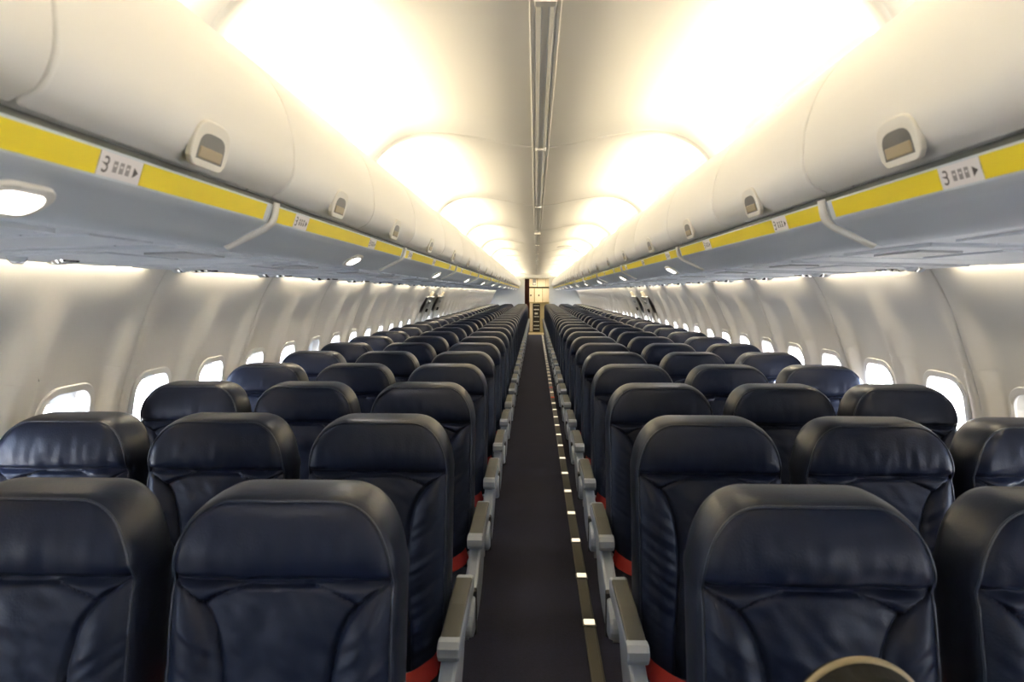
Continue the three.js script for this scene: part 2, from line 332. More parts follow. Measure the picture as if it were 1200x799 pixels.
// ------------------------------------------------------------------ overhead bins
const doorOuter = catmull([[0.625, 1.768], [0.592, 1.785], [0.572, 1.82], [0.568, 1.865], [0.574, 1.92], [0.598, 1.99], [0.636, 2.045], [0.69, 2.095], [0.728, 2.118]], 26);
{
  const inner = [[0.728, 2.085], [0.70, 2.07], [0.65, 2.025], [0.62, 1.98], [0.60, 1.92], [0.595, 1.865], [0.60, 1.83], [0.63, 1.80]];
  const latchW = 0.118, latchH = 0.074;
  const archOut = [], archIn = [];
  for (let i = 0; i <= 16; i++) { const a = Math.PI * i / 16, e = (t) => Math.sign(t) * Math.pow(Math.abs(t), 0.62); archOut.push([e(Math.cos(a)) * latchW / 2, -0.012 + e(Math.sin(a)) * (latchH / 2 + 0.012)]); archIn.push([e(Math.cos(a)) * (latchW / 2 - 0.014), -0.014 + e(Math.sin(a)) * (latchH / 2 - 0.004)]); }
  archOut.push([-latchW / 2 + 0.002, -latchH / 2 + 0.012], [-latchW / 2 + 0.012, -latchH / 2 + 0.002], [-latchW / 2 + 0.02, -latchH / 2], [latchW / 2 - 0.02, -latchH / 2], [latchW / 2 - 0.012, -latchH / 2 + 0.002], [latchW / 2 - 0.002, -latchH / 2 + 0.012]); archIn.push([-latchW / 2 + 0.014, -latchH / 2 + 0.010], [latchW / 2 - 0.014, -latchH / 2 + 0.010]);
  const sh = new THREE.Shape(archOut.map((p) => new THREE.Vector2(...p))); sh.holes.push(new THREE.Path(archIn.map((p) => new THREE.Vector2(...p))));
  const frameGeo = new THREE.ExtrudeGeometry(sh, { depth: 0.004, bevelEnabled: true, bevelSize: 0.003, bevelThickness: 0.004, bevelSegments: 3 });
  const cupGeo = poly(archIn, 0.003, 0), flapGeo = rbox(latchW - 0.040, 0.020, 0.006, 0.003, 0, -latchH / 2 + 0.022, 0.003);
  const nb = BINS.length - 1, dooGeo = new Map();
  for (const s of [-1, 1]) for (let i = 0; i < nb; i++) {
    const d0 = BINS[i], d1 = BINS[i + 1], L = d1 - d0, key = s + ':' + L.toFixed(3), fromRear = nb - i;
    const g = thing('overhead_bin', 'closed cream overhead bin, ' + ordinal(fromRear) + ' from the galley bulkhead, ' + sideWord(s), 'overhead bin', 'overhead bins', [0, 0, -(d0 + d1) / 2]);
    if (!dooGeo.has(key)) {
      const pts = [...doorOuter, ...inner].map(([x, y]) => [s * x, y]);
      dooGeo.set(key, [toCreasedNormals(poly(pts, L - 0.006, 0.006, 3), 0.7).translate(0, 0, -(L - 0.006) / 2), poly([[0.66, 1.80], [0.665, 1.99], [0.72, 2.06], [0.735, 1.962], [1.30, 1.93], [1.38, 1.80], [1.30, 1.76], [0.70, 1.77]].map(([x, y]) => [s * x, y]), L - 0.01, 0, 1).translate(0, 0, -(L - 0.01) / 2)]);
    }
    const [dg, bg] = dooGeo.get(key);
    const door = obj('door', dg, M.bin, g); obj('body', bg, M.bin, g);
    const lt = new THREE.Group(); lt.name = 'latch'; lt.position.set(s * 0.5775, 1.800, 0); lt.rotation.y = -s * Math.PI / 2; lt.rotation.order = 'YXZ'; lt.rotation.x = 0.30; g.add(lt);
    obj('latch_frame', frameGeo, M.latchFrame, lt).position.z = -0.004; obj('latch_cup', cupGeo, M.latch, lt).position.z = 0.001; obj('latch_flap', flapGeo, M.latchFlap, lt);
  }
}
// ---- lip panels below the bins with yellow row markings, placards and downlights
{
  const cv = document.createElement('canvas'); cv.width = 256; cv.height = 96; const x = cv.getContext('2d');
  x.fillStyle = '#e4e0e2'; x.fillRect(0, 0, 256, 96); x.fillStyle = '#4a4748';
  x.lineWidth = 9; x.strokeStyle = '#4a4446'; x.beginPath(); x.arc(38, 34, 14, -2.4, 1.5); x.arc(36, 62, 15, -1.5, 2.6); x.stroke();
  x.fillStyle = '#8d898b'; for (let i = 0; i < 3; i++) { x.fillRect(82 + i * 38, 26, 26, 46); } x.fillStyle = '#e4e0e2'; for (let i = 0; i < 3; i++) x.fillRect(88 + i * 38, 40, 14, 8);
  x.fillStyle = '#3f3a3c'; x.beginPath(); x.moveTo(206, 30); x.lineTo(238, 50); x.lineTo(206, 74); x.fill();
  const tex = new THREE.CanvasTexture(cv); tex.colorSpace = THREE.SRGBColorSpace;
  const placardMat = new THREE.MeshStandardMaterial({ map: tex, roughness: 0.5, side: THREE.DoubleSide });
  const prof = [[0.622, 1.752], [0.636, 1.712], [0.648, 1.702], ...catmull([[0.66, 1.697], [0.69, 1.682], [0.72, 1.664], [0.745, 1.655]], 8), [0.752, 1.654], [0.752, 1.752]];
  const nrm = [Math.cos(0.337), Math.sin(0.337)];
  const facePlate = (s, d0, d1, mat, name, parent, z0, lift) => { // a thin plate on the lip's aisle face
    const t = lift, P = (u, v, k) => { const px = lerp(0.6235, 0.635, v), py = lerp(1.7485, 1.7155, v); return [s * (px - 0.944 * k), py - 0.33 * k, -(lerp(d0, d1, u)) - z0]; };
    const a = gridGeo(1, 1, (u, v) => [...P(u, v, t), s < 0 ? u : 1 - u, 1 - v], s < 0), b = gridGeo(1, 3, (u, v) => { const vv = [0, 0, 1, 1][Math.round(v * 3)], kk = [0, 1, 1, 0][Math.round(v * 3)]; return P(u, vv, t * kk); });
    const e0 = gridGeo(1, 1, (u, v) => P(0, v, t * u)), e1 = gridGeo(1, 1, (u, v) => P(1, v, t * u));
    return obj(name, merge([a, e0, e1, gridGeo(1, 1, (u, v) => P(u, 0, t * v)), gridGeo(1, 1, (u, v) => P(u, 1, t * v))]), mat, parent);
  };
  const lefts = [0.93, 2.50, 4.5], rights = [1.0e9];
  for (const s of [-1, 1]) for (let b = 0; b + 1 < BAYS.length; b++) {
    const d0 = BAYS[b], d1 = BAYS[b + 1], L = d1 - d0;
    const g = thing('bin_lip_panel', 'grey lip panel with yellow marking strip under bins, ' + ordinal(BAYS.length - 1 - b) + ' from bulkhead, ' + sideWord(s), 'trim panel', 'yellow-marked bin lip panels', [0, 0, -d0]);
    obj('panel', toCreasedNormals(poly(prof.map(([x, y]) => [s * x, y]), L - 0.004, 0.003, 1), 0.5).translate(0, 0, -L + 0.002), M.rail, g);
    obj('seal', box(0.10, 0.016, L, s * 0.690, 1.760, -L / 2), M.seal, g);
    // bracket cover over the joint
    const curve = new THREE.CatmullRomCurve3([[0.619, 1.757], [0.629, 1.715], [0.648, 1.698], [0.69, 1.678], [0.738, 1.656]].map(([x, y]) => new THREE.Vector3(s * x, y, 0)));
    const tb = new THREE.TubeGeometry(curve, 14, 0.008, 6); tb.scale(1, 1, 1.7); tb.translate(0, 0, -0.016); obj('bracket_cover', tb, M.binTrim, g);
    // yellow strips broken by white placards at every seat row
    const signs = []; for (let k = -1; k < 33; k++) { const z = 0.98 + (s > 0 ? 0.09 : 0) + 0.762 * k; if (z > d0 + 0.09 && z < d1 - 0.09) signs.push(z); }
    let from = d0 + 0.03;
    for (const z of [...signs, d1 - 0.03 + 0.052]) { const to = z - 0.052; if (to - from > 0.02) facePlate(s, from - d0, to - d0, M.yellow, 'yellow_strip', g, 0, 0.0025); from = z + 0.052; }
    for (const z of signs) facePlate(s, z - 0.050 - d0, z + 0.050 - d0, placardMat, 'row_placard', g, 0, 0.0025);
  }
  // downlights
  const pos = { [-1]: [0.86, 2.50], 1: [3.62] };
  for (let d = 4.60; d < 24; d += 2.032) pos[-1].push(d); for (let d = 5.60; d < 24; d += 2.032) pos[1].push(d);
  const bez = new THREE.Shape(roundRect(0.066, 0.115, 0.03, 5).map((p) => new THREE.Vector2(...p)));
  const bezG = new THREE.ExtrudeGeometry(bez, { depth: 0.003, bevelEnabled: true, bevelSize: 0.003, bevelThickness: 0.003, bevelSegments: 2 }), lensG = poly(roundRect(0.046, 0.090, 0.022, 5), 0.004, 0.001, 1);
  for (const s of [-1, 1]) pos[s].forEach((d, i) => {
    const g = thing('downlight', 'glowing oval downlight under the bins, ' + ordinal(pos[s].length - i) + ' from galley bulkhead, ' + sideWord(s), 'downlight', 'bin downlights', [s * 0.700, 1.6705, -d]);
    g.rotation.set(Math.PI / 2, 0, 0); g.rotation.order = 'ZYX'; g.rotation.z = 0; g.rotation.y = 0;
    const tilt = s * 0.52; g.quaternion.setFromEuler(new THREE.Euler(0, 0, -tilt)).multiply(new THREE.Quaternion().setFromEuler(new THREE.Euler(Math.PI / 2, 0, 0)));
    obj('bezel', bezG, M.binTrim, g).position.z = -0.001; obj('lens', lensG, M.downGlow, g).position.z = 0.003;
    scene.add(rectLight(NEUTRAL, DOWN, 0.10, 0.05, [s * 0.699, 1.660, -d], [s * 0.52, 1.2, -d]));
  });
}
// ------------------------------------------------------------------ passenger service units and filler panels, sidewall wash lamps
const ROW0 = 1.30, PITCH = 0.762, ROWS = 30;
{
  const yAt = (x) => lerp(1.655, 1.640, (x - 0.755) / (1.42 - 0.755));
  const slab = (s, x0, x1, L, t = 0.02, lift = 0) => poly([[x0, yAt(x0) - lift], [x1, yAt(x1) - lift], [x1, yAt(x1) + t], [x0, yAt(x0) + t]].map(([x, y]) => [s * x, y]), L, 0.003, 1).translate(0, 0, -L / 2);
  const vent = new THREE.LatheGeometry([[0, -0.014], [0.010, -0.014], [0.015, -0.010], [0.021, -0.004], [0.023, 0.004]].map((p) => new THREE.Vector2(...p)), 16);
  const light = new THREE.LatheGeometry([[0, -0.004], [0.014, -0.004], [0.019, -0.009], [0.024, -0.007], [0.026, 0.003]].map((p) => new THREE.Vector2(...p)), 16);
  const geo = {}; for (const s of [-1, 1]) geo[s] = {
    psu: slab(s, 0.80, 1.36, 0.40, 0.02, 0.008), fill: slab(s, 0.757, 1.42, 0.352), edgeA: slab(s, 0.757, 0.797, 0.40), edgeB: slab(s, 1.363, 1.42, 0.40),
    mask: slab(s, 0.98, 1.20, 0.30, 0.005, 0.0125), sign: slab(s, 0.83, 0.93, 0.20, 0.005, 0.013), rib: slab(s, 0.90, 1.38, 0.012, 0.005, 0.006), vane: slab(s, 0.80, 1.40, 0.20, 0.004, 0.005) };
  for (const s of [-1, 1]) for (let r = -2; r < ROWS + 1; r++) {
    const d = ROW0 + PITCH * r - 0.42, near = r < 12; if (d + 0.6 > D1 || d < D0 + 0.3) continue;
    const fr = ROWS + 1 - r;
    const u = thing('service_unit', 'pale passenger service unit under bins, ' + ordinal(fr) + ' from galley bulkhead, ' + sideWord(s), 'service unit', 'passenger service units', [0, 0, -d]);
    obj('panel', geo[s].psu, M.psu, u); obj('edge_strip', geo[s].edgeA, M.psu, u); obj('edge_strip', geo[s].edgeB, M.psu, u);
    if (near) {
      obj('mask_door', geo[s].mask, M.psu, u); obj('sign_panel', geo[s].sign, M.psuSign, u);
      for (let k = 0; k < 3; k++) {
        const v = obj('air_vent', vent, k === 1 ? M.chrome : M.psu, u); v.position.set(s * (1.23 + 0.047 * k), yAt(1.26) - 0.008, 0.10 - 0.06 * k);
        const l = obj('reading_light', light, M.chrome, u); l.position.set(s * (1.22 + 0.05 * k), yAt(1.26) - 0.008, -0.06 - 0.05 * k);
      }
    }
    const f = thing('filler_panel', 'pale ribbed filler panel between service units, ' + ordinal(fr) + ' from galley bulkhead, ' + sideWord(s), 'filler panel', 'filler panels', [0, 0, -(d + 0.381)]);
    obj('panel', geo[s].fill, M.psu, f); if (near) { obj('speaker_grille', geo[s].vane, M.psu, f); for (const k of [-1, 1]) obj('rib', geo[s].rib, M.psu, f).position.z = k * 0.13; }
  }
  for (const s of [-1, 1]) { // a backing tray above the units keeps the cavity dark
    const t = obj('trim_' + (s > 0 ? 2 : 1), box(0.70, 0.01, D1 - D0, s * 1.08, 1.69, -(D0 + D1) / 2), M.psu); t.userData = { kind: 'structure', label: 'tray closing the cavity above the service units, ' + sideWord(s), category: 'trim' };
    for (let i = 0; i + 1 < seams.length; i++) {
      const d = seams[i] + WP / 2; if (d < D0 + 0.4 || d > D1 - 0.4) continue;
      const g = thing('wash_light', 'warm lamp washing the sidewall, ' + ordinal(Math.min(48, seams.length - 1 - i)) + ' from galley bulkhead, ' + sideWord(s), 'wash light', 'sidewall wash lights', [s * 1.437, 1.672, -d]);
      obj('housing', box(0.036, 0.014, 0.80, 0, 0.010, 0), M.psu, g); obj('tube', box(0.018, 0.006, 0.78, 0, 0, 0), M.washGlow, g);
      scene.add(rectLight(WARM2, WASH, 0.78, 0.018, [s * 1.437, 1.667, -d], [s * 1.50, 1.2, -d]));
    }
  }
}

// ------------------------------------------------------------------ seats
const YB = 0.40, YT = 1.157, WF = 0.205, RX = 0.115, RY = 0.150, YCR = 1.015, NX = 2.25;
const halfW = (y) => (y <= YT - RY ? WF : WF - RX + RX * Math.pow(Math.max(0, 1 - Math.pow((y - YT + RY) / RY, NX)), 1 / NX));
const zc = (y) => { const t = (YT - y) / (YT - YB); return 0.085 + 0.15 * Math.pow(Math.max(0, t), 1.25); };
const bolster = (y) => { const q = Math.max(0, YCR - y); return WF - 0.112 * (1 - Math.exp(-q / 0.055)) + 0.02 * smooth(0.25, 0.5, q); };
const lumbarTop = (x) => YCR - 0.004 - 0.034 * Math.pow(Math.max(0, (Math.abs(x) - 0.045) / 0.10), 1.7);
const gauss = (q, w) => Math.exp(-(q * q) / (w * w));
function faceZ(x, y, v) {
  const w = Math.max(0.01, halfW(y)), ax = Math.abs(x), top = YT - y;
  const e = Math.min(w - ax, top * 1.0) ;
  let D = -0.013 * Math.exp(-Math.max(0, e) / 0.012);
  const q = v * 13.7;
  if (y > YCR) {
    const t = (y - YCR) / (YT - YCR);
    D += 0.020 * Math.sin(Math.PI * Math.pow(t, 0.75)) * (1 - 0.35 * Math.pow(ax / WF, 2));
    D += 0.0045 * N3(x * 13 + q, y * 7, 1.3) * (1 - t * 0.6) + 0.0030 * N3(x * 34 + q, y * 16, 4.1) * smooth(1, 0.3, t);
    const fold = N3(x * 9 + q, (y - YCR) * 60 + ax * 22, 2.2); D += 0.0045 * fold * smooth(0.30, 0.02, t) * smooth(0.05, 0.18, ax);
  } else {
    const xb = bolster(y), yl = lumbarTop(x), dp = YCR - y;
    if (ax > xb) { const t = (ax - xb) / Math.max(0.01, w - xb); D += 0.022 * Math.sin(Math.PI * Math.min(1, t)) * smooth(0, 0.08, dp) + 0.004 * smooth(0, 0.1, dp); D += 0.0040 * N3(x * 8 + q, y * 46 - ax * 30, 7.7) * smooth(0.03, 0.12, dp); }
    else if (y < yl) { D += 0.010 * smooth(0, 0.08, yl - y) * (1 - Math.pow(ax / 0.16, 2)) + 0.006 * N3(x * 14 + q, y * 9, 3.3) * smooth(0, 0.05, dp) + 0.0035 * N3(x * 25 + y * 20 + q, y * 25, 9.1); }
    else D += 0.006 + 0.003 * N3(x * 30 + q, y * 40, 5.5);
    D -= 0.009 * gauss(ax - xb, 0.0070) * smooth(0, 0.02, dp);
    if (ax < xb) D -= 0.006 * gauss(y - yl, 0.0065);
  }
  D -= 0.015 * gauss(y - YCR, 0.0085);
  return zc(y) + D;
}
function clipPoly(pts, f, keep) { // Sutherland-Hodgman against the level set f = 0
  const out = [];
  for (let i = 0; i < pts.length; i++) {
    const a = pts[i], b = pts[(i + 1) % pts.length], fa = f(a) * keep, fb = f(b) * keep;
    if (fa >= 0) out.push(a);
    if ((fa > 0 && fb < 0) || (fa < 0 && fb > 0)) { const t = fa / (fa - fb); out.push([lerp(a[0], b[0], t), lerp(a[1], b[1], t)]); }
  }
  return out;
}
function faceGeos(nx, ny, ncorner, v, split) {
  const ys = [];
  for (let j = 0; j < ny; j++) ys.push(lerp(YB, YT - RY, j / ny));
  for (let j = 0; j <= ncorner; j++) { const a = Math.PI / 2 * j / ncorner; ys.push(YT - RY + RY * Math.pow(Math.sin(a), 2 / NX)); }
  if (split) { ys.push(YCR - 0.01, YCR - 0.004, YCR, YCR + 0.004, YCR + 0.01); ys.sort((a, b) => a - b); }
  const bins = split ? { head_panel: [], lumbar_panel: [], side_bolster: [], side_bolster_b: [], shoulder_panel: [], shoulder_panel_b: [] } : { backrest: [] };
  for (let j = 0; j + 1 < ys.length; j++) for (let i = 0; i < nx; i++) {
    const P = (a, y) => [halfW(y) * (2 * a - 1), y];
    const quad = [P(i / nx, ys[j]), P((i + 1) / nx, ys[j]), P((i + 1) / nx, ys[j + 1]), P(i / nx, ys[j + 1])];
    if (!split) { bins.backrest.push(quad); continue; }
    const low = clipPoly(quad, (p) => YCR - p[1], 1), high = clipPoly(quad, (p) => YCR - p[1], -1);
    if (high.length > 2) bins.head_panel.push(high);
    if (low.length < 3) continue;
    const fb = (p) => Math.abs(p[0]) - bolster(p[1]), fl = (p) => lumbarTop(p[0]) - p[1], cx = low.reduce((s, p) => s + p[0], 0);
    const bo = clipPoly(low, fb, 1), ce = clipPoly(low, fb, -1);
    if (bo.length > 2) bins[cx < 0 ? 'side_bolster' : 'side_bolster_b'].push(bo);
    if (ce.length > 2) { const lu = clipPoly(ce, fl, 1), sh = clipPoly(ce, fl, -1); if (lu.length > 2) bins.lumbar_panel.push(lu); if (sh.length > 2) bins[cx < 0 ? 'shoulder_panel' : 'shoulder_panel_b'].push(sh); }
  }
  const res = {};
  for (const [k, polys] of Object.entries(bins)) {
    if (!polys.length) continue;
    const pos = [], nor = [], uv = [];
    const put = ([x, y]) => { const h = 0.002, z = faceZ(x, y, v), zx = (faceZ(x + h, y, v) - faceZ(x - h, y, v)) / (2 * h), zy = (faceZ(x, y + h, v) - faceZ(x, y - h, v)) / (2 * h), l = Math.hypot(zx, zy, 1); pos.push(x, y, z); nor.push(-zx / l, -zy / l, 1 / l); uv.push(x, y); };
    for (const p of polys) for (let i = 1; i + 1 < p.length; i++) { put(p[0]); put(p[i]); put(p[i + 1]); }
    const g = new THREE.BufferGeometry(); g.setAttribute('position', new THREE.Float32BufferAttribute(pos, 3)); g.setAttribute('normal', new THREE.Float32BufferAttribute(nor, 3)); g.setAttribute('uv', new THREE.Float32BufferAttribute(uv, 2)); res[k] = g;
  }
  return res;
}
function outline(n, nc) { // left bottom, up, over the top, right bottom: [x, y, nx, ny]
  const pts = [];
  for (let j = 0; j < n; j++) pts.push([WF, lerp(YB, YT - RY, j / n)]);
  for (let j = 0; j <= nc; j++) { const a = Math.PI / 2 * j / nc; pts.push([WF - RX + RX * Math.pow(Math.cos(a), 2 / NX), YT - RY + RY * Math.pow(Math.sin(a), 2 / NX)]); }
  const m = 6; for (let j = 1; j < m; j++) pts.push([(WF - RX) * (1 - j / m), YT]);
  const all = [...pts.map(([x, y]) => [-x, y]), [0, YT], ...pts.slice().reverse()];
  return all.map((p, i) => { const a = all[Math.max(0, i - 1)], b = all[Math.min(all.length - 1, i + 1)], tx = b[0] - a[0], ty = b[1] - a[1], l = Math.hypot(tx, ty); return [p[0], p[1], -ty / l, tx / l]; });
}
function gussetGeo(n, nc, v, prof) {
  const o = outline(n, nc), N = o.length - 1;
  return gridGeo(N, prof.length - 1, (u, w) => { const [x, y, nx, ny] = o[Math.round(u * N)], [out, dep] = prof[Math.round(w * (prof.length - 1))]; const ins = out < 0 && dep < -0.05 ? out : out; return [x + nx * ins, y + ny * ins, faceZ(x, y, v) + dep + (v !== undefined ? 0.0012 * N3(x * 20 + v * 5, y * 26, dep * 60) : 0), u * 2, w * 0.12]; }, false);
}
function backGeo(nx, ny) { // hard shell behind
  return gridGeo(nx, ny, (u, v) => { const y = lerp(YB, YT - 0.012, Math.pow(v, 0.8)), w = Math.max(0, halfW(y + 0.004) - 0.006); return [w * (2 * u - 1), y, zc(y) - 0.155 - 0.012 * Math.sin(Math.PI * u)]; }, true);
}
const GPROF = [[0, 0], [0.0055, -0.005], [0.0100, -0.020], [0.0130, -0.048], [0.0135, -0.080], [0.0120, -0.110], [0.0050, -0.136], [-0.006, -0.149], [-0.014, -0.153]];
const armBody = polyX([[-0.02, 0.600], [0.33, 0.598], [0.385, 0.603], [0.398, 0.618], [0.398, 0.640], [0.385, 0.650], [0.20, 0.655], [-0.02, 0.655]], 0.056, 0.008, 2);
const armPad = polyX([[0.02, 0.648], [0.365, 0.644], [0.372, 0.656], [0.20, 0.664], [0.02, 0.663]], 0.050, 0.004, 2);
const armCap = polyX([[0.37, 0.602], [0.398, 0.604], [0.410, 0.620], [0.410, 0.642], [0.396, 0.655], [0.37, 0.656]], 0.058, 0.006, 2);
const sidePanelPts = catmull([[0.10, 0.595], [0.17, 0.555], [0.23, 0.49], [0.31, 0.435], [0.43, 0.405], [0.56, 0.395], [0.66, 0.405], [0.705, 0.44], [0.69, 0.485], [0.62, 0.515], [0.52, 0.540], [0.40, 0.575], [0.34, 0.598]], 40);
const sidePanel = polyX(sidePanelPts, 0.045, 0.010, 2);
const bandGeo = polyX([[0.585, 0.385], [0.605, 0.385], [0.600, 0.535], [0.580, 0.54]], 0.052, 0.003, 1);
const cushionGeo = (() => { const g = rbox(0.435, 0.125, 0.50, 0.045, 0, 0.408, 0.405, 4); return g; })();
const cushionFarGeo = rbox(0.435, 0.125, 0.50, 0.045, 0, 0.408, 0.405, 2);
const legGeo = (() => { const c = new THREE.CatmullRomCurve3([[0, 0.0, 0.05], [0, 0.20, 0.20], [0, 0.34, 0.28]].map((p) => new THREE.Vector3(...p))), f = new THREE.CatmullRomCurve3([[0, 0.0, 0.52], [0, 0.20, 0.50], [0, 0.34, 0.45]].map((p) => new THREE.Vector3(...p))); return [new THREE.TubeGeometry(c, 6, 0.016, 8), new THREE.TubeGeometry(f, 6, 0.016, 8)]; })();
const legFar = [new THREE.TubeGeometry(new THREE.LineCurve3(new THREE.Vector3(0, 0.0, 0.06), new THREE.Vector3(0, 0.36, 0.28)), 1, 0.018, 5), new THREE.TubeGeometry(new THREE.LineCurve3(new THREE.Vector3(0, 0.0, 0.52), new THREE.Vector3(0, 0.36, 0.46)), 1, 0.018, 5)];
const frameGeo = new THREE.CylinderGeometry(0.022, 0.022, 0.47, 10).rotateZ(Math.PI / 2).translate(0, 0.335, 0.24);
const frameGeo2 = new THREE.CylinderGeometry(0.022, 0.022, 0.47, 10).rotateZ(Math.PI / 2).translate(0, 0.335, 0.50);
function ribbon(pts, width, up = [0, 0, 1], n = 16) { // a strap: centre line pts, laid flat with its width along 'up'
  const c = new THREE.CatmullRomCurve3(pts.map((p) => new THREE.Vector3(...p))), P = c.getPoints(n), U = new THREE.Vector3(...up), list = [];
  for (const t of [0.0]) list.push(gridGeo(n, 1, (u, v) => { const i = Math.round(u * n), p = P[i], q = P[Math.min(n, i + 1)].clone().sub(P[Math.max(0, i - 1)]).normalize(), w = U.clone().addScaledVector(q, -U.dot(q)).normalize(), nn = new THREE.Vector3().crossVectors(q, w); const r = p.clone().addScaledVector(w, (v - 0.5) * width).addScaledVector(nn, t); return [r.x, r.y, r.z]; }));
  return merge(list);
}
const beltR = ribbon([[0.205, 0.530, 0.245], [0.19, 0.520, 0.285], [0.14, 0.502, 0.32], [0.07, 0.497, 0.345], [0.01, 0.496, 0.355]], 0.048, [0, 0.86, -0.5]);
const beltL = ribbon([[-0.205, 0.530, 0.245], [-0.19, 0.520, 0.285], [-0.14, 0.502, 0.32], [-0.08, 0.497, 0.355], [-0.02, 0.496, 0.385]], 0.048, [0, 0.86, -0.5]);
const buckle = rbox(0.062, 0.014, 0.052, 0.004, -0.005, 0.490, 0.37), anchor = rbox(0.012, 0.05, 0.03, 0.004, 0.209, 0.50, 0.225), anchorL = rbox(0.012, 0.05, 0.03, 0.004, -0.209, 0.50, 0.225);
const leathers = [M.leather, M.leatherB, M.leatherC];

const lods = [0, 1, 2].map((l) => {
  const nv = l === 0 ? 4 : l === 1 ? 2 : 1, out = [];
  for (let v = 0; v < nv; v++) {
    const f = l === 0 ? faceGeos(88, 130, 32, v + 0.37, true) : l === 1 ? faceGeos(28, 40, 14, v + 2.37, true) : faceGeos(14, 18, 8, 5.37, false);
    const g = l === 0 ? gussetGeo(40, 20, v + 0.37, GPROF) : l === 1 ? gussetGeo(16, 12, v + 2.37, GPROF) : gussetGeo(6, 7, 5.37, [GPROF[0], GPROF[2], GPROF[4], GPROF[6], GPROF[8]]);
    let pipe = null;
    if (l < 2) { const o = outline(l ? 14 : 30, l ? 10 : 16); const c = new THREE.CatmullRomCurve3(o.map(([x, y, nx, ny]) => new THREE.Vector3(x + nx * 0.0015, y + ny * 0.0015, faceZ(x, y, v + (l ? 2.37 : 0.37)) + 0.0005))); pipe = new THREE.TubeGeometry(c, l ? 60 : 140, 0.0028, 5); }
    out.push({ f, g, pipe, back: backGeo(8, 12) });
  }
  return out;
});
function makeSeat(l, v, kind) { // kind: 'aisle+' (armrest at +x), 'aisle-', 'middle', 'window'
  const G = lods[l][v % lods[l].length], g = new THREE.Group(), mat = leathers[v % 3];
  for (const [k, geo] of Object.entries(G.f)) obj(k.replace(/_b$/, ''), geo, mat, g);
  obj('gusset', G.g, M.gusset, g); obj('back_shell', G.back, M.shell, g); if (G.pipe) obj('piping', G.pipe, M.piping, g);
  obj('seat_cushion', l === 2 ? cushionFarGeo : cushionGeo, M.cushion, g);
  if (l < 2) { obj('frame_tube', frameGeo, M.metal, g); obj('frame_tube', frameGeo2, M.metal, g); }
  if (l < 2 || kind.startsWith('aisle')) { const b = obj('seat_belt', beltR, M.belt, g), c = obj('seat_belt', beltL, M.belt, g); if (l < 2) { obj('buckle', buckle, M.metal, b); obj('belt_anchor', anchor, M.metal, b); obj('belt_anchor', anchorL, M.metal, c); } }
  const arm = (x, panel) => {
    const a = obj('armrest', armBody, M.armGrey, g); a.position.x = x; if (!panel) a.scale.x = 0.8; obj('armrest_pad', armPad, M.armPad, a); obj('armrest_cap', armCap, M.armGrey, a);
    if (panel) { const p = obj('side_panel', sidePanel, M.armGrey, g); p.position.x = x - Math.sign(x) * 0.003; obj('rub_band', bandGeo, M.black, p); }
  };
  if (kind === 'aisle+') arm(0.250, true); if (kind === 'aisle-') arm(-0.250, true);
  if (kind === 'middle' && l < 2) { arm(-0.235, false); arm(0.235, false); }
  for (const lg of l < 2 ? legGeo : legFar) obj('leg', lg, M.metal, g).position.x = kind === 'aisle+' ? 0.13 : kind === 'aisle-' ? -0.13 : 0;
  return g;
}
const protos = new Map();
const SEATX = { aisle: 0.492, middle: 0.984, window: 1.462 };
for (let r = 0; r < ROWS; r++) for (const s of [-1, 1]) for (const kind of ['aisle', 'middle', 'window']) {
  const l = r < 3 ? 0 : r < 10 ? 1 : 2, nv = lods[l].length, v = (r * 5 + (s > 0 ? 2 : 0) + (kind === 'middle' ? 1 : kind === 'window' ? 3 : 0)) % nv;
  const kk = kind === 'aisle' ? (s > 0 ? 'aisle-' : 'aisle+') : kind, key = l + ':' + v + ':' + kk;
  let g = protos.get(key); if (!g) { g = makeSeat(l, v, kk); protos.set(key, g); } else g = g.clone();
  g.name = numbered('airline_seat'); scene.add(g);
  g.userData = { label: 'navy leather ' + kind + ' seat, ' + ordinal(ROWS - r) + ' row from the galley, ' + sideWord(s), category: 'seat', group: 'navy airline seats' };
  g.position.set(s * SEATX[kind], 0, -(ROW0 + PITCH * r) - 0.0);
}

// ------------------------------------------------------------------ aisle light strip
{
  const g = thing('aisle_light_strip', 'olive floor strip with small glowing path lights along the aisle carpet', 'light strip', undefined, [0.234, 0, 0]);
  obj('strip', polyX([[-24.7, 0.001], [-24.7, 0.008], [1.0, 0.008], [1.0, 0.001]], 0.056, 0.002, 1), M.strip, g);
  for (const x of [-0.02, 0.02]) obj('strip_edge', box(0.006, 0.004, 25.7, x, 0.0095, -11.85), M.strip, g);
  const lampG = rbox(0.052, 0.012, 0.05, 0.005, 0, 0.012, 0), rimG = rbox(0.064, 0.009, 0.070, 0.004, 0, 0.009, 0);
  for (let k = -4; k < 42; k++) { const d = 3.064 + 0.5235 * k; if (d > 24.6) break; const red = Math.abs(d - 9.95) < 0.26 || Math.abs(d - 11.0) < 0.26; const rim = obj('lamp_rim', rimG, M.strip, g); rim.position.z = -d; obj('path_lamp', lampG, red ? M.redGlow : M.pathGlow, rim); }
}
